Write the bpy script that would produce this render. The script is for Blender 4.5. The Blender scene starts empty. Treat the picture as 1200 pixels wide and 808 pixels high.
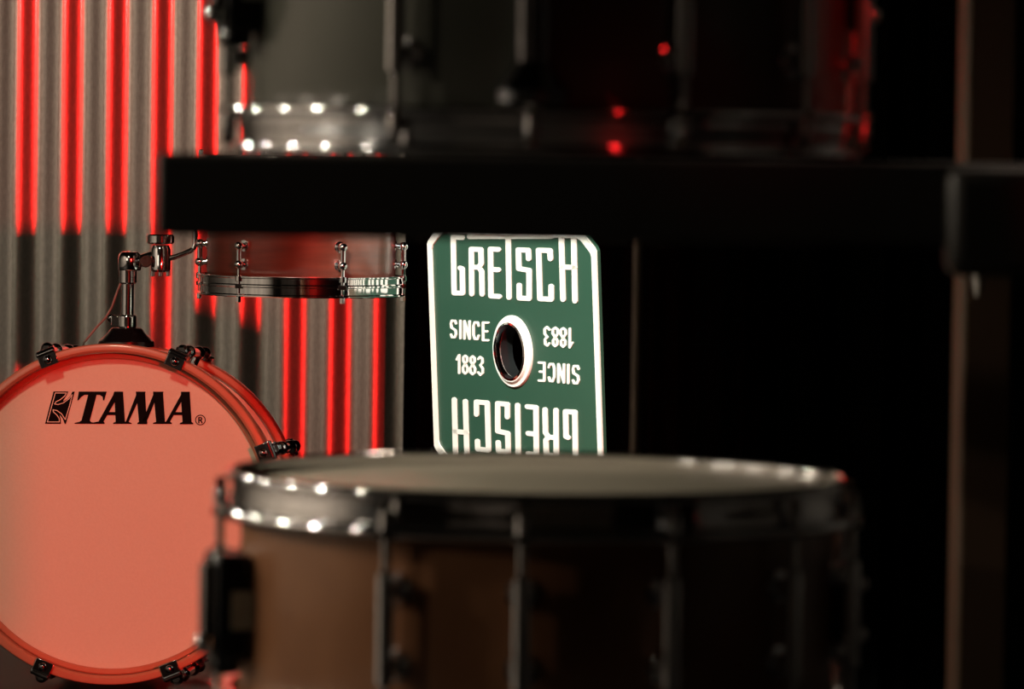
import bpy, bmesh, math, random
from mathutils import Vector, Matrix
random.seed(7)
S = bpy.context.scene
C = S.collection
PI = math.pi

# ------------------------------------------------------------------ camera
H = 0.95                 # eye height
FPX = 5300.0             # focal length in pixels of a 1200 px wide frame
pitch = math.atan((404 - 186) / FPX)
CR = Matrix.Rotation(PI / 2 - pitch, 4, 'X') @ Matrix.Rotation(0.014, 4, 'Z')
cd = bpy.data.cameras.new('camera'); cam = bpy.data.objects.new('camera', cd); C.objects.link(cam)
cam.matrix_world = Matrix.Translation((0, 0, H)) @ CR
cd.sensor_width = 36; cd.lens = FPX * 36 / 1200
cd.clip_start = 0.05; cd.clip_end = 50
cd.dof.use_dof = True; cd.dof.focus_distance = 5.88; cd.dof.aperture_fstop = 13.0
S.camera = cam

def at(px, py, Y):
    d = CR.to_3x3() @ Vector(((px - 600) / FPX, -(py - 404) / FPX, -1))
    return Vector((0, 0, H)) + d * (Y / d.y)

# ------------------------------------------------------------------ world, exposure, lamps
S.view_settings.view_transform = 'Standard'; S.view_settings.look = 'None'
S.view_settings.exposure = 0.0; S.view_settings.gamma = 1.0; S.view_settings.use_curve_mapping = False
w = bpy.data.worlds.new('world'); S.world = w; w.use_nodes = True
w.node_tree.nodes['Background'].inputs[0].default_value = (0.6, 0.5, 0.4, 1)
w.node_tree.nodes['Background'].inputs[1].default_value = 0.002

def lamp(name, kind, loc, target, col, power, size=0.1, cone=None, blend=0.3):
    l = bpy.data.lights.new(name, kind); o = bpy.data.objects.new(name, l); C.objects.link(o)
    l.color = col; l.energy = power; o.location = loc
    if kind == 'AREA': l.size = size
    else: l.shadow_soft_size = size
    if kind == 'SPOT': l.spot_size = math.radians(cone); l.spot_blend = blend
    if target is not None:
        o.rotation_euler = (Vector(target) - Vector(loc)).to_track_quat('-Z', 'Y').to_euler()
    return o

RL = (2.05, -2.0, H + 0.65)
lamp('red_stage_lamp', 'SPOT', RL, (RL[0] - math.tan(math.radians(15.9)) * 8, 6.0, H - 0.30), (1.0, 0.012, 0.010), 1560, 0.10, 11.7, 0.18)
lamp('warm_stage_lamp', 'SPOT', (-0.9, 3.4, H + 1.35), (-0.55, 6.6, H - 0.3), (1.0, 0.83, 0.58), 72, 0.12, 62, 0.5)
lamp('left_soft_fill', 'AREA', (-1.25, 4.3, H + 0.15), (-0.7, 7.0, H - 0.1), (1.0, 0.84, 0.62), 1, 0.4)  # added fill for the tom, holder chrome and metal wall
lamp('left_wall_fill', 'SPOT', (-1.3, 3.2, 2.7), (-3.0, 3.6, 0.9), (1.0, 0.88, 0.76), 540, 0.08, 110, 0.8)  # added fill: brightens the left wall so metal and chrome reflect it
lamp('front_wall_fill', 'SPOT', (-1.2, -1.6, 2.6), (-2.2, -3.2, 0.9), (1.0, 0.86, 0.74), 26, 0.08, 80, 0.8)  # added fill: brightens the wall behind the camera for the metal to reflect
lamp('sign_lamp', 'SPOT', (-0.55, 4.5, H + 0.80), (0.01, 5.80, H - 0.25), (0.90, 1.0, 0.94), 270, 0.03, 18.5, 0.12)
lamp('overhead_lamp', 'SPOT', (0.5, 3.9, H + 1.5), (0.05, 2.65, H - 0.2), (1.0, 0.78, 0.62), 13, 0.06, 30, 0.5)
for ang, bz_, rr_, e in ((142, .40, 1.7, 6), (124, .50, 1.8, 5), (103, .42, 1.6, 5), (86, .48, 1.6, 9), (66, .42, 1.9, 4)):
    ar = math.radians(ang)
    lamp('bulb_lamp', 'SPOT', (-rr_ * math.sin(ar), 2.65 - rr_ * math.cos(ar), H + bz_), (.02, 2.62, H - .08), (1.0, 0.88, 0.70), e * 2.5, 0.024, 30, 0.6)

lamp('red_glint_light', 'SPOT', (.80, .85, H + .55), (.07, 2.46, H + .02), (1.0, 0.02, 0.02), 2.6, 0.035, 5, 0.3)  # added only to put red glints on the upper snare's hoop

# ------------------------------------------------------------------ materials
def mat(name, col, rough=0.5, metal=0.0, coat=0.0, noise=None, bump=None, spec=0.5, stretch=(1, 1, 1), col2=None):
    m = bpy.data.materials.new(name); m.use_nodes = True
    nt = m.node_tree; b = nt.nodes['Principled BSDF']
    b.inputs['Base Color'].default_value = (*col, 1); b.inputs['Roughness'].default_value = rough
    b.inputs['Metallic'].default_value = metal; b.inputs['Specular IOR Level'].default_value = spec
    b.inputs['Coat Weight'].default_value = coat; b.inputs['Coat Roughness'].default_value = 0.15 if 'wood' in name else 0.06
    if noise or bump:
        tc = nt.nodes.new('ShaderNodeTexCoord'); mp = nt.nodes.new('ShaderNodeMapping')
        mp.inputs['Scale'].default_value = stretch
        nt.links.new(tc.outputs['Object'], mp.inputs[0])
        n = nt.nodes.new('ShaderNodeTexNoise'); n.inputs['Scale'].default_value = noise or 40
        n.inputs['Detail'].default_value = 4
        nt.links.new(mp.outputs[0], n.inputs['Vector'])
        if noise:
            r = nt.nodes.new('ShaderNodeValToRGB')
            c2 = col2 or tuple(c * .6 for c in col)
            r.color_ramp.elements[0].position = .3; r.color_ramp.elements[1].position = .7
            r.color_ramp.elements[0].color = (*c2, 1); r.color_ramp.elements[1].color = (*col, 1)
            nt.links.new(n.outputs['Fac'], r.inputs[0]); nt.links.new(r.outputs[0], b.inputs['Base Color'])
        if bump:
            bp = nt.nodes.new('ShaderNodeBump'); bp.inputs['Strength'].default_value = bump
            bp.inputs['Distance'].default_value = 0.002
            nt.links.new(n.outputs['Fac'], bp.inputs['Height']); nt.links.new(bp.outputs[0], b.inputs['Normal'])
    return m

def coat(m, ior, r):
    b = m.node_tree.nodes['Principled BSDF']; b.inputs['Coat Weight'].default_value = 1
    b.inputs['Coat IOR'].default_value = ior; b.inputs['Coat Roughness'].default_value = r

M = dict(
    chrome=mat('chrome', (.82, .82, .82), .07, 1.0, noise=30, col2=(.78, .78, .80)),
    darkchrome=mat('black_nickel', (.36, .35, .37), .10, 1.0, noise=30, col2=(.15, .15, .15)),
    galv=mat('galvanised_sheet', (.66, .64, .60), .30, .90, noise=300, bump=.08, col2=(.52, .50, .47), stretch=(1, 1, .35)),
    curtain=mat('black_velvet', (.0016, .0016, .0016), .95, spec=0, noise=20),
    floor=mat('black_stage_floor', (.010, .009, .008), .35, noise=6, col2=(.006, .006, .005), stretch=(1, 12, 1)),
    riser=mat('black_riser_boards', (.012, .012, .010), .45, noise=8, col2=(.006, .006, .005), stretch=(1, 14, 1)),
    wallside=mat('painted_side_wall', (.34, .30, .25), .8, noise=3),
    wallfar=mat('dark_painted_wall', (.01, .01, .01), .9, noise=3),
    snarehead=mat('snare_drum_head', (.80, .74, .60), .30, noise=300, bump=.03, col2=(.77, .71, .57)),
    head=mat('coated_drum_head', (.80, .74, .60), .55, noise=300, bump=.08, col2=(.77, .71, .57)),
    print=mat('black_print', (.006, .005, .005), .6, spec=.05, noise=50, col2=(.004, .004, .004)),
    hoopwood=mat('orange_brown_hoop_lacquer', (.60, .23, .14), .35, coat=.4, noise=20, col2=(.54, .20, .12)),
    bassshell=mat('burgundy_shell_lacquer', (.09, .03, .03), .2, coat=1, noise=10, col2=(.06, .02, .02)),
    tomwood=mat('red_brown_wood_lacquer', (.22, .052, .027), .36, metal=.4, coat=1, noise=9, col2=(.11, .030, .016), stretch=(1, 1, 9)),
    snarewood=mat('walnut_lacquer', (.34, .15, .07), .35, coat=.3, noise=14, col2=(.22, .09, .04), stretch=(1, 1, .6)),
    greyshell=mat('smoke_grey_shell', (.10, .10, .08), .28, coat=.5, noise=10, col2=(.08, .08, .065)),
    blackplastic=mat('black_plastic', (.006, .006, .007), .25, noise=30),
    greyplate=mat('grey_plate', (.42, .40, .30), .5, noise=30),
    rubber=mat('black_rubber', (.003, .003, .003), .7, noise=30),
    shelf=mat('black_shelf_laminate', (.055, .050, .045), .5, noise=18, col2=(.045, .040, .036)),
    postwood=mat('dark_brown_post', (.12, .065, .032), .6, noise=7, stretch=(1, 1, .15), col2=(.07, .038, .02)),
    polebrown=mat('brown_pole', (.42, .33, .26), .5, noise=12),
    green=mat('green_enamel', (.026, .080, .050), .4, noise=5, col2=(.023, .072, .045)),
    cream=mat('cream_enamel', (.92, .90, .80), .4, noise=30, col2=(.88, .86, .76)),
    wire=mat('clear_grey_wire', (.35, .28, .25), .3, noise=30),
)

coat(M['galv'], 1.75, .09); coat(M['tomwood'], 2.0, .27)

# ------------------------------------------------------------------ mesh helpers
ORG = {}
def obj(name, bm, m, parent=None, smooth=True, bevel=0.0):
    me = bpy.data.meshes.new(name)
    if parent is not None:
        bmesh.ops.translate(bm, verts=bm.verts, vec=-ORG[parent.name])
    bmesh.ops.recalc_face_normals(bm, faces=bm.faces)
    bm.to_mesh(me); bm.free()
    me.materials.append(M[m])
    o = bpy.data.objects.new(name, me); C.objects.link(o)
    if smooth:
        for p in me.polygons: p.use_smooth = True
        try: me.set_sharp_from_angle(angle=math.radians(35))
        except Exception: pass
    if parent is not None:
        o.parent = parent; ORG[o.name] = ORG[parent.name]
    else:
        ORG[o.name] = Vector((0, 0, 0))
    if bevel:
        md = o.modifiers.new('bevel', 'BEVEL'); md.width = bevel; md.segments = 3; md.limit_method = 'ANGLE'
    return o

def thing(name, label, cat, loc, group=None):
    o = bpy.data.objects.new(name, None); C.objects.link(o); o.location = loc; o.empty_display_size = .05
    o['label'] = label; o['category'] = cat
    if group: o['group'] = group
    ORG[o.name] = Vector(loc)
    return o
def tag(o, label, cat, group=None):
    o['label'] = label; o['category'] = cat
    if group: o['group'] = group
    return o
def struct(o):
    o['kind'] = 'structure'; return o

def BM(): return bmesh.new()
def box(bm, c, s, R=None):
    c = Vector(c); vs = []
    for x in (-.5, .5):
        for y in (-.5, .5):
            for z in (-.5, .5):
                v = Vector((x * s[0], y * s[1], z * s[2]))
                if R is not None: v = R @ v
                vs.append(bm.verts.new(c + v))
    for f in ((0, 1, 3, 2), (4, 6, 7, 5), (0, 4, 5, 1), (2, 3, 7, 6), (0, 2, 6, 4), (1, 5, 7, 3)):
        bm.faces.new([vs[i] for i in f])
    return bm
def frame_of(d):
    d = Vector(d).normalized()
    a = Vector((0, 0, 1)) if abs(d.z) < .9 else Vector((1, 0, 0))
    x = d.cross(a).normalized(); y = d.cross(x).normalized()
    return x, y, d
def lathe(bm, prof, o=(0, 0, 0), axis=(0, 0, 1), n=32, closed=False):
    """prof: list of (radius, height along axis)."""
    o = Vector(o); x, y, d = frame_of(axis); rings = []
    for r, h in prof:
        if r < 1e-6: rings.append([bm.verts.new(o + d * h)]); continue
        rings.append([bm.verts.new(o + d * h + (x * math.cos(2 * PI * i / n) + y * math.sin(2 * PI * i / n)) * r) for i in range(n)])
    prs = list(zip(rings, rings[1:]))
    if closed: prs.append((rings[-1], rings[0]))
    for a, b in prs:
        for i in range(n):
            j = (i + 1) % n
            if len(a) == 1 and len(b) == 1: continue
            if len(a) == 1: bm.faces.new((a[0], b[i], b[j]))
            elif len(b) == 1: bm.faces.new((a[i], a[j], b[0]))
            else: bm.faces.new((a[i], a[j], b[j], b[i]))
    return bm
def cyl(bm, a, b, r, n=20, r2=None, e=None):
    a = Vector(a); b = Vector(b); L = (b - a).length; r2 = r if r2 is None else r2
    e = min(r, r2, L / 2) * .2 if e is None else e
    return lathe(bm, [(0, 0), (r - e, 0), (r, e), (r2, L - e), (r2 - e, L), (0, L)], a, b - a, n)
def ball(bm, c, r, n=16, k=8, sq=1.0, axis=(0, 0, 1)):
    return lathe(bm, [(r * math.sin(PI * i / k), -r * sq * math.cos(PI * i / k)) for i in range(k + 1)], c, axis, n)
def tube(bm, pts, r, n=10):
    pts = [Vector(p) for p in pts]; prev = None; ux = None
    rings = []
    for i, p in enumerate(pts):
        t = (pts[min(i + 1, len(pts) - 1)] - pts[max(i - 1, 0)]).normalized()
        if ux is None: ux, uy, _ = frame_of(t)
        else:
            ux = (ux - t * ux.dot(t)).normalized(); 
        uy = t.cross(ux)
        rings.append([bm.verts.new(p + (ux * math.cos(2 * PI * j / n) + uy * math.sin(2 * PI * j / n)) * r) for j in range(n)])
    for a, b in zip(rings, rings[1:]):
        for j in range(n): bm.faces.new((a[j], a[(j + 1) % n], b[(j + 1) % n], b[j]))
    bm.faces.new(rings[0][::-1]); bm.faces.new(rings[-1])
    return bm
def poly(bm, pts, f, t):
    """extruded flat polygon; f maps (x, y, depth) to world; t thickness."""
    a = [bm.verts.new(f(x, y, 0)) for x, y in pts]; b = [bm.verts.new(f(x, y, t)) for x, y in pts]
    bm.faces.new(a); bm.faces.new(b[::-1])
    n = len(pts)
    for i in range(n): bm.faces.new((a[i], a[(i + 1) % n], b[(i + 1) % n], b[i]))
def ribbon(bm, pts, wd, f, t, closed=False):
    """a stroke of width wd along pts as overlapping round-ended capsules, extruded."""
    seg = list(zip(pts, pts[1:])) + ([(pts[-1], pts[0])] if closed else [])
    for k, ((x0, y0), (x1, y1)) in enumerate(seg):
        L = math.hypot(x1 - x0, y1 - y0)
        if L < 1e-6: continue
        a = math.atan2(y1 - y0, x1 - x0); out = []; r = wd / 2; m = 6
        for i in range(m + 1):
            q = a - PI / 2 + PI * i / m; out.append((x1 + r * math.cos(q), y1 + r * math.sin(q)))
        for i in range(m + 1):
            q = a + PI / 2 + PI * i / m; out.append((x0 + r * math.cos(q), y0 + r * math.sin(q)))
        poly(bm, out, f, t + (k % 3) * abs(t) * .02 * (1 if t > 0 else -1))

# ------------------------------------------------------------------ the room
zr = at(128, 603, 5.9).z - 0.2245 - .024          # top of the riser
X0, X1, Y0, Y1, ZT = -3.0, 3.0, -3.2, 7.75, 3.1
struct(obj('floor', box(BM(), ((X0 + X1) / 2, (Y0 + Y1) / 2, -.03), (X1 - X0, Y1 - Y0, .06)), 'floor', smooth=False))
struct(obj('ceiling', box(BM(), ((X0 + X1) / 2, (Y0 + Y1) / 2, ZT + .03), (X1 - X0, Y1 - Y0, .06)), 'wallfar', smooth=False))
struct(obj('wall_left', box(BM(), (X0 - .03, (Y0 + Y1) / 2, ZT / 2), (.06, Y1 - Y0, ZT)), 'wallside', smooth=False))
struct(obj('wall_right', box(BM(), (X1 + .03, (Y0 + Y1) / 2, ZT / 2), (.06, Y1 - Y0, ZT)), 'wallfar', smooth=False))
struct(obj('wall_front', box(BM(), (0, Y0 - .03, ZT / 2), (X1 - X0, .06, ZT)), 'wallside', smooth=False))
# corrugated back wall
YW = 7.6; per = 0.0756; xph = -0.819
bm = BM(); cols = []; x = X0; step = per / 28
amp = 0.0050
while x <= 3.0:
    fold = amp * math.sin(2 * PI * (x - xph) / per)
    y = YW + fold
    cols.append((bm.verts.new((x, y, 0)), bm.verts.new((x, y, ZT)), bm.verts.new((x, y + .02, 0)), bm.verts.new((x, y + .02, ZT))))
    x += step
for a, b in zip(cols, cols[1:]):
    bm.faces.new((a[0], b[0], b[1], a[1])); bm.faces.new((a[2], a[3], b[3], b[2]))
    bm.faces.new((a[1], b[1], b[3], a[3])); bm.faces.new((a[0], a[2], b[2], b[0]))
wb = struct(obj('wall_back', bm, 'galv'))
# black drape
bm = BM(); cols = []; x = -0.178; 
while x < 2.95:
    y = 7.44 + .035 * math.sin(x * 48 + 1.2 * math.sin(x * 13)) + .01 * math.sin(x * 131)
    cols.append((bm.verts.new((x, y, .01)), bm.verts.new((x, y, ZT - .02)), bm.verts.new((x, y + .004, .01)), bm.verts.new((x, y + .004, ZT - .02))))
    x += .006
for a, b in zip(cols, cols[1:]):
    bm.faces.new((a[0], b[0], b[1], a[1])); bm.faces.new((a[2], a[3], b[3], b[2]))
    bm.faces.new((a[1], b[1], b[3], a[3])); bm.faces.new((a[0], a[2], b[2], b[0]))
tag(obj('stage_curtain', bm, 'curtain'), 'black stage curtain hanging in folds right of the corrugated metal wall', 'curtain')
# riser
bm = BM(); box(bm, ((-2.8 - .28) / 2, 6.5, zr / 2), (2.52, 1.8, zr))
tag(obj('stage_riser', bm, 'riser', smooth=False, bevel=.004), 'low black stage riser carrying the small bass drum', 'platform')

# ------------------------------------------------------------------ bass drum
bc = at(128, 603, 5.9)
yb = Vector((.034, 1, -.053)).normalized()       # from the front head to the back
xb = yb.cross(Vector((0, 0, 1))).normalized(); zb = xb.cross(yb)
def bp(x, y, z): return bc + xb * x + yb * y + zb * z
RB = .2235
bass = thing('bass_drum', 'small bass drum with orange lit white head and brown wooden hoops on the black riser', 'drum', (bc.x, bc.y + .17, zr))
def ringprof(ro, ri, y0, y1, e=.003):
    return [(ri + e, y0), (ro - e, y0), (ro - .001, y0 + .001), (ro, y0 + e), (ro, y1 - e), (ro - e, y1), (ri + e, y1), (ri, y1 - e), (ri, y0 + e)]
BL = .345
obj('shell', lathe(BM(), ringprof(.2035, .197, .035, BL - .035), bc, yb, 96, True), 'bassshell', bass)
obj('front_hoop', lathe(BM(), ringprof(RB, RB - .0115, 0, .048), bc, yb, 128, True), 'hoopwood', bass)
rh = obj('rear_hoop', lathe(BM(), ringprof(RB, RB - .0115, BL - .048, BL), bc, yb, 128, True), 'hoopwood', bass)
YH = .030
hd = obj('front_head', lathe(BM(), [(0, YH), (.19, YH), (.2065, YH), (.2105, YH + .003), (.2105, YH + .016), (.204, YH + .016), (.204, YH + .006), (0, YH + .004)], bc, yb, 96), 'head', bass)
obj('rear_head', lathe(BM(), [(0, BL - YH), (.205, BL - YH), (.2105, BL - YH - .004), (.2105, BL - YH - .016), (.204, BL - YH - .016), (.204, BL - YH - .006), (0, BL - YH - .004)], bc, yb, 96), 'head', bass)
obj('head_ring', lathe(BM(), ringprof(.2115, .2035, YH - .006, YH - .001, .0015), bc, yb, 96, True), 'hoopwood', bass)
# printed logo on the front head
hk = at(128, 603, 5.93); k = (at(228, 603, 5.93) - at(128, 603, 5.93)).length / 100
def lf(px, py, d):       # pixel-sized logo units on the head plane
    return bp((px - 128 + .014 * (py - 603)) * k, YH - .0003 - d, -(py - 603 - .014 * (px - 128)) * k)
def c1(p): return [(40 + x / 10.9, 450 + y / 10.92) for x, y in p]
def c2(p): return [(140 + x / 10.9, 450 + y / 10.92) for x, y in p]
bm = BM()
for P in ([(530, 108), (888, 108), (855, 222), (842, 222), (835, 175), (800, 152), (758, 150), (672, 480), (690, 500), (730, 505), (725, 522), (475, 522), (480, 510), (540, 495), (565, 480), (650, 150), (600, 152), (560, 180), (525, 222), (510, 222)],
          [(985, 108), (1098, 108), (1098, 128), (1122, 495), (1160, 508), (1160, 522), (972, 522), (972, 508), (1003, 495), (990, 240)],
          [(984, 110), (995, 235), (848, 490), (862, 508), (862, 522), (700, 522), (700, 508), (785, 490), (972, 150), (978, 125)],
          [(905, 370), (1005, 370), (1005, 410), (880, 410)]):
    poly(bm, c1(P), lf, .0006)
for P in ([(170, 108), (200, 230), (80, 495), (118, 512), (116, 522), (0, 522), (5, 505), (45, 490), (175, 150)],
          [(170, 108), (295, 108), (290, 130), (305, 385), (320, 510), (315, 525), (190, 525), (192, 508), (212, 495), (188, 240)],
          [(392, 110), (412, 240), (312, 490), (250, 490), (300, 380), (393, 150)],
          [(392, 108), (525, 108), (520, 130), (545, 490), (560, 522), (392, 522), (392, 508), (432, 495), (408, 240)],
          [(750, 108), (862, 108), (862, 128), (885, 495), (908, 510), (905, 525), (735, 525), (735, 510), (770, 495), (752, 240)],
          [(750, 110), (755, 235), (610, 490), (635, 512), (630, 522), (480, 522), (560, 490), (748, 150)],
          [(680, 370), (765, 370), (765, 408), (655, 408)]):
    poly(bm, c2(P), lf, .0006)
ribbon(bm, c2([(998 + 62 * math.cos(i * PI / 12), 470 + 62 * math.sin(i * PI / 12)) for i in range(24)]), 1.0, lf, .0004, True)
ribbon(bm, c2([(978, 505), (978, 440), (1008, 440), (1016, 455), (1006, 472), (982, 472)]), 1.4, lf, .0004)
ribbon(bm, c2([(1000, 474), (1020, 505)]), 1.4, lf, .0004)
obj('printed_lettering', bm, 'print', hd, smooth=False)
bm = BM()
poly(bm, c1([(205, 108), (395, 108), (372, 160), (325, 235), (385, 205), (425, 160), (445, 112), (478, 108), (365, 522), (350, 522), (322, 450), (283, 405), (300, 470), (300, 522), (98, 522)]), lf, .0006)
em = obj('printed_emblem', bm, 'print', hd, smooth=False)
bm = BM()
ribbon(bm, c1([(228, 128), (372, 128), (350, 165), (290, 215), (238, 240), (220, 268), (262, 276), (330, 255), (400, 205), (445, 150), (412, 290), (358, 468), (310, 395), (250, 352), (200, 342), (205, 370), (250, 410), (280, 455), (282, 498), (128, 498)]), .95, lambda x, y, d: lf(x, y, d + .0006), .0002, True)
obj('emblem_line', bm, 'head', em, smooth=False)
# claws with tension bolts
for i in range(8):
    a = math.radians(22.5 + 45 * i)
    for front in (True, False):
        s = 1 if front else -1; ye = 0 if front else BL
        er = xb * math.sin(a) + zb * math.cos(a); et = xb * math.cos(a) - zb * math.sin(a)
        R3 = Matrix((et, yb, er)).transposed()
        def cp(t, y, r): return bc + et * t + yb * (ye + s * y) + er * r
        bm = BM()
        box(bm, cp(0, .012, RB + .0035), (.026, .034, .006), R3)
        box(bm, cp(0, -.003, RB - .005), (.024, .005, .019), R3)
        cyl(bm, cp(-.0125, -.001, RB + .0035), cp(.0125, -.001, RB + .0035), .0052, 16)
        ball(bm, cp(0, -.0035, RB - .006), .0065)
        box(bm, cp(0, .032, RB + .004), (.018, .012, .016), R3)
        ball(bm, cp(0, .030, RB + .010), .0085)
        cl = obj('claw', bm, 'darkchrome', bass, bevel=.0015)
        bm = BM(); cyl(bm, cp(0, .022, RB + .009), cp(0, .105, RB + .009), .0034, 12)
        cyl(bm, cp(0, .018, RB + .009), cp(0, .024, RB + .009), .006, 6)
        obj('tension_bolt', bm, 'chrome', cl)
        if front:
            bm = BM()
            cyl(bm, cp(0, .095, RB + .009), cp(0, BL - .095, RB + .009), .0062, 16)
            for yy in (.11, BL - .11):
                cyl(bm, cp(0, yy, .203), cp(0, yy, RB + .008), .006, 16)
                ball(bm, cp(0, yy, RB + .009), .0095)
            obj('tube_lug', bm, 'chrome', bass)
for s in (-1, 1):        # spurs that carry the drum
    p0 = bp(s * .165, .10, -.125); p1 = Vector((bc.x + s * .27, bc.y + .05, zr + .006))
    bm = BM(); tube(bm, [p0, p0.lerp(p1, .5), p1], .006, 12); box(bm, p0, (.03, .04, .03))
    sp = obj('leg', bm, 'chrome', bass)
    obj('rubber_foot', lathe(BM(), [(0, 0), (.009, 0), (.011, .006), (.008, .018), (0, .02)], (p1.x, p1.y, zr), (0, 0, 1), 16), 'rubber', sp)

# ------------------------------------------------------------------ tom holder on the bass drum
hy = 6.03
def hp(px, py): return at(px, py, hy)
u = (at(700, 400, hy) - at(600, 400, hy)).length / 100      # metres per pixel there
hb = bp((148 - 128) * k + .002, .12, 0)
topz = math.sqrt(.2035 ** 2 - .02 ** 2)
base = bp(.022, .125, .2035)
hold = thing('tom_holder', 'chrome tom holder with pipe, clamp and arm rising from the bass drum', 'stand', base)
hy = base.y
b0 = hp(148, 401); up = Vector((0, 0, 1))
bm = BM(); lathe(bm, [(0, -.006), (.038, -.006), (.037, .001), (.031, .006), (.025, .012), (.0215, .0175), (.019, .019), (0, .019)], b0, up, 32)
obj('mount_base', bm, 'blackplastic', hold)
pz = hp(148, 385)
bm = BM(); cyl(bm, hp(149, 385), hp(149, 369), .0125, 24); box(bm, hp(137.5, 376), (.016, .014, .014))
mc = obj('memory_collar', bm, 'chrome', hold, bevel=.001)
bm = BM(); ball(bm, hp(130, 373), .0055); cyl(bm, hp(130, 373), hp(136, 375), .003, 12)
obj('wing_bolt', bm, 'darkchrome', mc)
bm = BM(); cyl(bm, hp(149, 385), hp(150, 308), .0085, 24)
obj('pipe', bm, 'chrome', hold)
bm = BM(); cyl(bm, hp(150, 333), hp(150, 314), .0118, 24)
obj('sleeve', bm, 'chrome', hold)
bm = BM(); lathe(bm, [(0, 0), (.0145, 0), (.0155, .002), (.0155, .016), (.0145, .021), (.011, .0245), (0, .0262)], hp(152, 317), up, 28)
cyl(bm, hp(156, 309), hp(186, 299), .0085, 16)
cb = obj('clamp_block', bm, 'chrome', hold)
bm = BM(); cyl(bm, hp(171, 306) + Vector((0, -.006, 0)), hp(171, 306) + Vector((.001, -.016, 0)), .0085, 20)
obj('pivot_screw', bm, 'darkchrome', cb)
bm = BM(); lathe(bm, [(0, 0), (.011, 0), (.0135, .003), (.0135, .030), (.011, .036), (0, .036)], hp(188, 319), up, 28)
for dx in (-9, 0, 9): cyl(bm, hp(188 + dx, 317), hp(188 + dx, 324), .003, 12)
ob = obj('arm_clamp', bm, 'chrome', hold)
bm = BM(); lathe(bm, [(0, 0), (.017, 0), (.0185, .002), (.0185, .011), (.017, .013), (0, .013)], hp(188, 286), up, 12)
obj('clamp_knob', bm, 'chrome', ob, smooth=True)
bm = BM(); pts = [hp(198, 303), hp(206, 301), hp(216, 297), hp(223, 294), hp(227, 291), hp(228.5, 286), hp(228.5, 278), hp(228.5, 225)]
tube(bm, pts, .0036, 12)
obj('bent_arm', bm, 'chrome', hold)
bm = BM(); box(bm, hp(231, 222), (.012, .03, .03)); cyl(bm, hp(228.5, 240), hp(228.5, 205), .007, 16)
obj('arm_bracket', bm, 'chrome', hold, bevel=.002)
# thin wire behind the holder
wy = 6.35
def wp(px, py): return at(px, py, wy)
bm = BM(); tube(bm, [wp(147, 318), wp(138, 340), wp(131, 360), wp(124, 372), wp(112, 385), wp(98, 402), wp(90, 440)], .0016, 8)
obj('safety_wire', bm, 'wire', hold)

# ------------------------------------------------------------------ tom drum
tc_ = at(348, 345, 5.84); tcx, tcy = tc_.x, 5.95
tz0 = at(348, 346, tcy).z - .0; RT = .130
tz1 = at(348, 183, tcy).z
tk = tcy / FPX
RH = 120.5 * tk; RS = RH - .0085
tom = thing('tom_drum', 'small red brown wooden tom with chrome hoops held above the bass drum', 'drum', (tcx, tcy, tz0))
hh = .026
def T(z): return (tcx, tcy, z)
obj('shell', lathe(BM(), ringprof(RS - .003, RS - .010, tz0 + .014, tz1 - .014), T(0), (0, 0, 1), 96, True), 'tomwood', tom)
def hoop_prof(rh, z, s):
    q = [(rh - .004, 0), (rh, 0), (rh + .0012, .001), (rh + .0012, .0025), (rh - .0002, .004), (rh - .0002, .0125), (rh + .001, .0135), (rh + .001, .0155),
         (rh - .0002, .017), (rh - .0002, .024), (rh + .001, .025), (rh + .001, .0265), (rh - .001, .0275), (rh - .004, .0275)]
    return [(r, z + s * t) for r, t in q]
obj('bottom_hoop', lathe(BM(), hoop_prof(RH, tz0, 1), T(0), (0, 0, 1), 96, True), 'chrome', tom)
obj('top_hoop', lathe(BM(), hoop_prof(RH, tz1, -1), T(0), (0, 0, 1), 96, True), 'chrome', tom)
obj('bottom_head', lathe(BM(), [(0, tz0 + .010), (RS - .008, tz0 + .010), (RS, tz0 + .012), (RS, tz0 + .02), (RS - .002, tz0 + .02), (RS - .003, tz0 + .013), (0, tz0 + .0115)], T(0), (0, 0, 1), 64), 'head', tom)
obj('top_head', lathe(BM(), [(0, tz1 - .010), (RS - .008, tz1 - .010), (RS, tz1 - .012), (RS, tz1 - .02), (RS - .002, tz1 - .02), (RS - .003, tz1 - .013), (0, tz1 - .0115)], T(0), (0, 0, 1), 64), 'head', tom)
for i in range(6):
    a = math.radians(-34 + 60 * i)
    er = Vector((math.sin(a), -math.cos(a), 0))
    for s, zh in ((1, tz0), (-1, tz1)):
        za = zh + s * .042; zb_ = zh + s * .066
        pr = RS + .008
        bm = BM()
        for z in (za, zb_):
            p = Vector(T(z)) + er * pr
            cyl(bm, Vector(T(z)) + er * (RS - .006), p, .0040, 14); ball(bm, p, .0062)
            lathe(bm, [(0, 0), (.0075, 0), (.0075, .002), (0, .003)], Vector(T(z)) + er * (RS - .0035), er, 16)
        cyl(bm, Vector(T(za)) + er * pr, Vector(T(zb_)) + er * pr, .0036, 14)
        lg = obj('lug', bm, 'chrome', tom)
        bm = BM(); cyl(bm, Vector(T(za)) + er * pr, Vector(T(zh + s * .004)) + er * pr, .0024, 10)
        cyl(bm, Vector(T(zh + s * .02)) + er * pr, Vector(T(zh + s * .028)) + er * pr, .0048, 10)
        cyl(bm, Vector(T(zh + s * .001)) + er * pr, Vector(T(zh - s * .007)) + er * pr, .0036, 6)
        box(bm, Vector(T(zh + s * .014)) + er * (pr - .001), (.010, .010, .006))
        obj('tension_rod', bm, 'chrome', lg)

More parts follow.
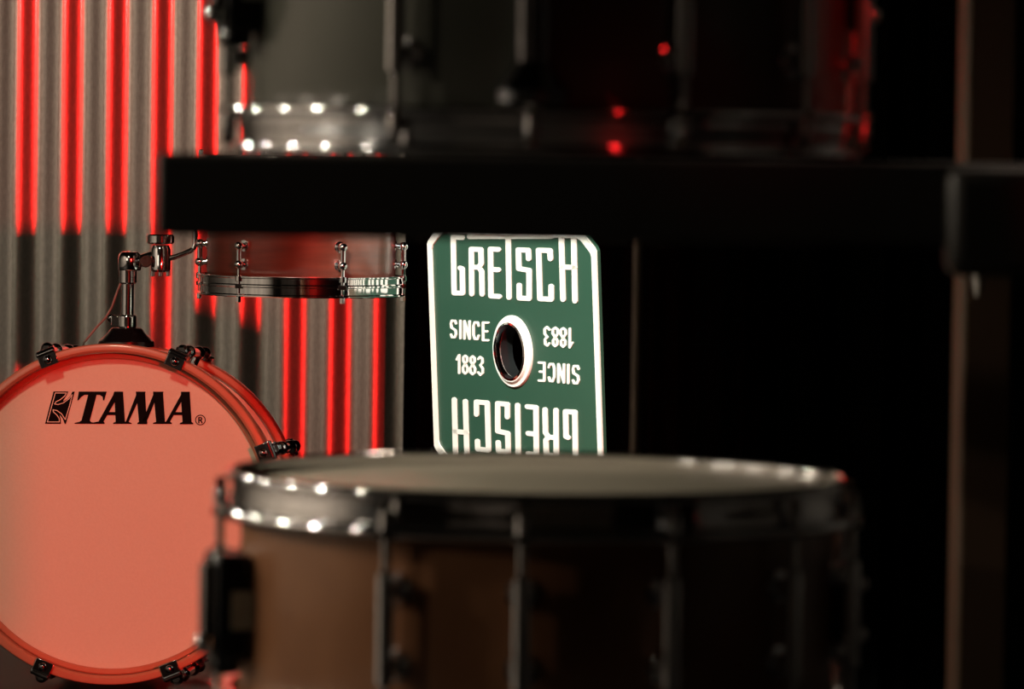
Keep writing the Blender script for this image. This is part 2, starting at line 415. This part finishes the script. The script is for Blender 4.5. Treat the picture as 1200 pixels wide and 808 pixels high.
# ------------------------------------------------------------------ shelves and post
zs = H + .0008; th = .0430
sx0 = at(189, 220, 2.36).x; sx1 = .365
shelf = thing('display_shelf', 'thick black shelf crossing above the green sign, carrying the grey snare drum', 'shelf', (.15, 2.65, zs - th), 'black display shelves')
obj('shelf_board', box(BM(), ((sx0 + sx1) / 2, (2.33 + 2.86) / 2, zs - th / 2), (sx1 - sx0, .53, th)), 'shelf', shelf, bevel=.003)
obj('corner_bracket', box(BM(), ((.222 + .305) / 2, 2.325, zs - .030), (.083, .03, .056)), 'shelf', shelf, bevel=.008)
zl = H - .3375
shelf2 = thing('display_shelf', 'black lower shelf carrying the brown wooden snare drum', 'shelf', (.15, 2.65, zl - th), 'black display shelves')
obj('shelf_board', box(BM(), ((sx0 - .03 + sx1) / 2, (2.36 + 2.86) / 2, zl - th / 2), (sx1 - sx0 + .03, .50, th)), 'shelf', shelf2, bevel=.003)
pxa = at(1112, 400, 3.04).x; pxb = at(1170, 400, 3.04).x
post = thing('wooden_post', 'dark brown wooden post standing upright behind the right end of the shelf', 'post', ((pxa + pxb) / 2, 3.0, 0))
obj('post_body', box(BM(), ((pxa + pxb) / 2, 2.985, 1.0), (pxb - pxa, .07, 2.0)), 'postwood', post, bevel=.003)
bm = BM(); q = at(1146, 328, 2.94); lathe(bm, [(0, -.011), (.002, -.011), (.0055, .010), (.0055, .013), (0, .013)], q, (0, .0, 1), 12)
obj('shelf_peg', bm, 'chrome', post)
sp0 = obj('red_light_blocker', box(BM(), (.376, 2.60, .98), (.020, .52, 1.96)), 'shelf', bevel=.003)  # added out of view to keep the red light off the post
tag(sp0, 'added black upright panel out of view, shading the post from the red lamp', 'panel')
# thin chrome rod low at the right
q = at(1139, 770, 2.75)
st = thing('chrome_stand', 'slim chrome stand rising low at the right edge beside the post', 'stand', (q.x, 2.3, 0))
bm = BM(); cyl(bm, (q.x, 2.3, .02), (q.x, 2.3, at(1138, 765, 2.3).z), .0035, 14); ball(bm, (q.x, 2.3, at(1138, 765, 2.3).z), .0045)
obj('pole', bm, 'darkchrome', st)
obj('base', lathe(BM(), [(0, 0), (.08, 0), (.08, .008), (.02, .02), (0, .022)], (q.x, 2.3, 0), (0, 0, 1), 32), 'blackplastic', st)

# ------------------------------------------------------------------ snare drums in front
def snare(name, label, cx, cy, z0, h, shellmat, lug_angles, wide):
    t = thing(name, label, 'drum', (cx, cy, z0), None)
    o = (cx, cy, 0); z1 = z0 + h; up = (0, 0, 1); R = .1845; rs = .1745
    obj('shell', lathe(BM(), ringprof(rs, rs - .007, z0 + .010, z1 - .012), o, up, 128, True), shellmat, t)
    def hp_(z, s):
        arc = lambda cr, cz, rad, q0, q1, m=7: [(cr + rad * math.cos(math.radians(q0 + (q1 - q0) * i / m)), cz + rad * math.sin(math.radians(q0 + (q1 - q0) * i / m))) for i in range(m + 1)]
        q = [(R - .0065, .002)] + arc(R - .0040, .0030, .0031, -170, 60) + [(R - .0045, .006), (R - .0045, .013), (R - .0032, .016), (R - .0034, .0195)] + \
            arc(R + .0020, .0238, .0032, -80, 110) + [(R - .004, .0268), (R - .0065, .016)]
        return [(r, z + s * tt) for r, tt in q]
    obj('bottom_hoop', lathe(BM(), hp_(z0 + .0008, 1), o, up, 128, True), 'chrome', t)
    obj('top_hoop', lathe(BM(), hp_(z1, -1), o, up, 128, True), 'chrome', t)
    obj('top_head', lathe(BM(), [(0, z1 - .0075), (rs - .004, z1 - .0075), (rs + .001, z1 - .010), (rs + .0025, z1 - .020), (rs + .001, z1 - .020), (rs - .001, z1 - .0125), (0, z1 - .009)], o, up, 96), 'snarehead', t)
    obj('bottom_head', lathe(BM(), [(0, z0 + .0075), (rs - .004, z0 + .0075), (rs + .001, z0 + .010), (rs + .0025, z0 + .020), (rs + .001, z0 + .020), (rs - .001, z0 + .0125), (0, z0 + .009)], o, up, 96), 'snarehead', t)
    for i, ad in enumerate(lug_angles):
        a = math.radians(ad); er = Vector((math.sin(a), -math.cos(a), 0)); c = Vector((cx, cy, 0)); pr = .1865
        big = wide and abs(ad + 3) < 1
        rr = .0095 if big else .0052
        bm = BM(); zA, zB = z0 + .046, z1 - .046
        if big: zA = z0 + .03
        cyl(bm, c + er * pr + Vector((0, 0, zA)), c + er * pr + Vector((0, 0, zB)), rr, 18)
        for z in (z0 + .056, z1 - .056):
            cyl(bm, c + er * (rs - .001) + Vector((0, 0, z)), c + er * pr + Vector((0, 0, z)), .0055, 16)
            lathe(bm, [(0, 0), (.0095, 0), (.0095, .002), (.006, .003), (0, .003)], c + er * (rs - .0005) + Vector((0, 0, z)), er, 20)
        if big:
            lathe(bm, [(0, 0), (.02, 0), (.021, .006), (.015, .014), (.0095, .022), (0, .022)], c + er * (pr + .002) + Vector((0, 0, z0 + .030)), up, 24)
        lg = obj('lug', bm, 'darkchrome' if big else 'chrome', t)
        for ze, zi, s in ((z0, zA, 1), (z1, zB, -1)):
            bm = BM()
            cyl(bm, c + er * pr + Vector((0, 0, zi)), c + er * pr + Vector((0, 0, ze + s * .02)), .0026, 12)
            cyl(bm, c + er * pr + Vector((0, 0, ze + s * .0235)), c + er * pr + Vector((0, 0, ze + s * .012)), .0042, 12)
            box(bm, c + er * pr + Vector((0, 0, ze + s * .009)), (.006, .006, .007))
            box(bm, c + er * (pr - .001) + Vector((0, 0, ze + s * .0255)), (.012, .012, .004))
            obj('tension_rod', bm, 'chrome', lg, bevel=.0006)
    # throw-off on the left, butt plate on the right
    zm = z0 + h * .5
    for ad, nm in ((-76, 'strainer'), (84, 'butt_plate')):
        a = math.radians(ad); er = Vector((math.sin(a), -math.cos(a), 0)); et = Vector((math.cos(a), math.sin(a), 0))
        R3 = Matrix((et, er, Vector((0, 0, 1)))).transposed()
        c = Vector((cx, cy, zm)); bm = BM()
        if nm == 'strainer':
            box(bm, c + er * (rs + .010), (.046, .022, .062), R3); box(bm, c + er * (rs + .012) + Vector((0, 0, -.033)), (.03, .016, .012), R3)
            s_ = obj(nm, bm, 'blackplastic', t, bevel=.004)
            bm = BM(); box(bm, c + er * (rs + .0245) + et * .012, (.012, .008, .052), R3)
            ball(bm, c + er * (rs + .0255) + et * .014 + Vector((0, 0, -.020)), .0068)
            obj('lever', bm, 'chrome', s_, bevel=.002)
            bm = BM(); box(bm, c + er * (rs + .006) + et * .0234 + Vector((0, 0, -.001)), (.0016, .0125, .022), R3)
            obj('face_plate', bm, 'greyplate', s_)
        else:
            box(bm, c + er * (rs + .006), (.04, .014, .05), R3)
            s_ = obj(nm, bm, 'blackplastic', t, bevel=.003)
            bm = BM()
            for zz in (.015, -.015): obj('screw', ball(BM(), c + er * (rs + .014) + Vector((0, 0, zz)), .005), 'chrome', s_)
    bm = BM()
    for j in range(20): tube(bm, [(cx - .11, cy - .02 + j * .002, z0 + .0066), (cx + .11, cy - .02 + j * .002, z0 + .0066)], .0005, 6)
    w_ = obj('snare_wires', bm, 'chrome', t)
    return t
ANG = [-88, -27, -3, 23, 50, 76, 104, 132, 160, 188, 215, 243]
snare('snare_drum', 'brown wooden snare drum with white head, on the lower black shelf', .017, 2.65, zl, .1545, 'snarewood', ANG, False)
snare('snare_drum', 'smoke grey snare drum standing on top of the upper black shelf', .019, 2.65, zs, .20, 'greyshell', ANG, True)

# ------------------------------------------------------------------ green sign
sc_ = at(602, 412, 5.80); yaw = math.radians(57.8); tau = math.radians(3.2)
n_h = Vector((-math.sin(yaw), -math.cos(yaw), 0)); eu = Vector((math.cos(yaw), -math.sin(yaw), 0))
ev = (Vector((0, 0, -1)) * math.cos(tau) - n_h * math.sin(tau)).normalized(); en = eu.cross(ev)
if en.dot(n_h) < 0: en = -en
ku, kv = 1.893e-3 * 5.8 / 5.35, 1.0094e-3 * 5.8 / 5.35
def sp_(U, V, d=0): return sc_ + eu * (U * ku) + ev * (V * kv) + en * d
def un(x, y):      # drawing units of the face
    return (x - 602 - .033 * (y - 412), y - 412 - .050 * (x - 602))
sign = thing('display_sign', 'brightly lit green sign with cream lettering and a round hole, left of the thin pole', 'sign', (sc_.x, sc_.y, 0))
# board with rounded, chamfered corners and a real hole
HU, HV, CH = 99.5, 141, 12
def edge_pt(q, hu, hv, ch):
    c, s = math.cos(q), math.sin(q); best = 1e9
    for nx, ny, dd in ((1, 0, hu), (-1, 0, hu), (0, 1, hv), (0, -1, hv)):
        t = nx * c + ny * s
        if t > 1e-9: best = min(best, dd / t)
    for sx in (-1, 1):
        for sy in (-1, 1):
            t = (sx * c / 1.0 + sy * s * .75); dd = hu + .75 * hv - ch
            if t > 1e-9: best = min(best, dd / t)
    return c * best, s * best
def ring_plate(bm, hu, hv, ch, hole, d0, d1, n=240, inner=None):
    qs = [2 * PI * i / n for i in range(n)]
    A = [edge_pt(q, hu, hv, ch) for q in qs]
    if inner: B = [edge_pt(q, *inner) for q in qs]
    else: B = [(hole[0] * math.cos(q) , hole[1] * math.sin(q)) for q in qs]
    vs = [[bm.verts.new(sp_(*p, d)) for p in L] for L, d in ((A, d1), (B, d1), (B, d0), (A, d0))]
    for k_ in range(4):
        a, b = vs[k_], vs[(k_ + 1) % 4]
        for i in range(n): bm.faces.new((a[i], a[(i + 1) % n], b[(i + 1) % n], b[i]))
HOLE = (.036 / ku, .036 / kv)
bm = BM(); ring_plate(bm, HU, HV, CH, HOLE, -.004, 0)
board = obj('board', bm, 'green', sign, smooth=False)
bm = BM(); ring_plate(bm, HU - .6, HV - .8, CH, None, 0, .0022, inner=(HU - 5.6, HV - 5.0, CH + 1))
obj('border', bm, 'cream', board, smooth=False)
bm = BM(); lathe(bm, [(.0345, -.02), (.0345, .0004), (.0352, .0004), (.0352, -.02)], sc_, en, 64, True)
obj('hole_tube', bm, 'rubber', board)
bm = BM(); lathe(bm, [(.0345, -.002), (.0345, .004), (.036, .007), (.039, .007), (.041, .004), (.0425, .0035), (.0455, .0035), (.0465, .002), (.0465, 0), (.0375, -.001), (.0375, -.002)], sc_, en, 64, True)
obj('hole_ring', bm, 'cream', board)
bm = BM(); lathe(bm, [(.0335, .0005), (.0335, .005), (.0350, .0085), (.0375, .0075), (.0350, .004), (.0350, .0005)], sc_, en, 64, True)
obj('hole_rim', bm, 'chrome', board)
G = {
 'G': [[(541, 277.5), (530, 277), (531, 344), (541.5, 344), (541, 315), (538.5, 314)]],
 'R': [[(552.5, 345), (552, 291.5), (563.5, 292), (564, 309), (561, 313), (553, 313)], [(561, 313), (564.5, 318), (565, 345)]],
 'E': [[(584.5, 292), (575, 291.5), (575.5, 347), (585.5, 347.5)], [(575.5, 315.5), (584.5, 316)]],
 'T': [[(596, 277), (597, 348.5)], [(550, 276.5), (646, 277)]],
 'S': [[(620, 303), (619.5, 293), (608, 292.5), (608.5, 314.5), (620.5, 316.5), (620.5, 349.5), (609, 349), (609, 334)]],
 'C': [[(645, 303), (644.5, 293.5), (631.5, 293), (633, 349.5), (646, 350), (646, 335)]],
 'H': [[(657.5, 280), (659.5, 350)], [(671.5, 280), (673, 351.5)], [(658, 312.5), (672.5, 313)]],
}
SM = {'S': [[(1, .18), (.8, .03), (.2, .03), (0, .2), (.1, .42), (.9, .58), (1, .8), (.8, .97), (.2, .97), (0, .82)]],
      'I': [[(.5, 0), (.5, 1)]], 'N': [[(0, 1), (0, 0), (1, 1), (1, 0)]],
      'C': [[(1, .22), (.8, .03), (.25, .03), (0, .25), (0, .75), (.25, .97), (.8, .97), (1, .78)]],
      'E': [[(1, 0), (0, 0), (0, 1), (1, 1)], [(0, .5), (.8, .5)]],
      '1': [[(.1, .25), (.6, 0), (.6, 1)]],
      '8': [[(.5, .46), (.08, .3), (.1, .1), (.5, 0), (.9, .1), (.92, .3), (.5, .46), (0, .68), (.05, .9), (.5, 1), (.95, .9), (1, .68), (.5, .46)]],
      '3': [[(.05, .12), (.4, 0), (.85, .08), (.9, .32), (.45, .46), (.95, .64), (.95, .88), (.5, 1), (0, .86)]]}
for flip in (1, -1):
    bm = BM()
    for ch, strokes in G.items():
        for st_ in strokes:
            ribbon(bm, [tuple(flip * c for c in un(*p)) for p in st_], 5.7, sp_, .0012)
    obj('lettering', bm, 'cream', board, smooth=False)
    bm = BM()
    def word(txt, xs, wd, y0, y1, sw):
        for c, x in zip(txt, xs):
            for st_ in SM[c]:
                ribbon(bm, [tuple(flip * q_ for q_ in un(x + a * wd, y0 + b * (y1 - y0) + .05 * (x - 550))) for a, b in st_], sw, sp_, .0010)
    word('SINCE', (527, 535.5, 543.5, 554.5, 566), 6.2, 378, 399, 2.7)
    word('1883', (533.5, 541.5, 550.5, 560), 5.8, 419.5, 441, 2.6)
    obj('small_lettering', bm, 'cream', board, smooth=False)
sq_ = sp_(0, 70, -.03)
bm = BM(); cyl(bm, (sq_.x, sq_.y, .02), (sq_.x, sq_.y, sp_(0, 66).z), .008, 16)
cyl(bm, sp_(0, 80, -.034), sp_(0, 80, -.003), .012, 16)
obj('pole', bm, 'blackplastic', sign)
obj('base', lathe(BM(), [(0, 0), (.13, 0), (.13, .012), (.03, .022), (0, .024)], (sq_.x, sq_.y, 0), (0, 0, 1), 40), 'blackplastic', sign)

# thin brown pole right of the sign
PY = 3.55; pt = at(746, 400, PY)
ps = thing('pole_stand', 'thin brown upright pole stand right of the green sign', 'stand', (pt.x, PY, 0))
obj('pole', cyl(BM(), (pt.x, PY, .015), (pt.x, PY, H + .08), .0035, 16), 'polebrown', ps)
obj('base', lathe(BM(), [(0, 0), (.12, 0), (.12, .01), (.03, .02), (0, .022)], (pt.x, PY, 0), (0, 0, 1), 40), 'blackplastic', ps)
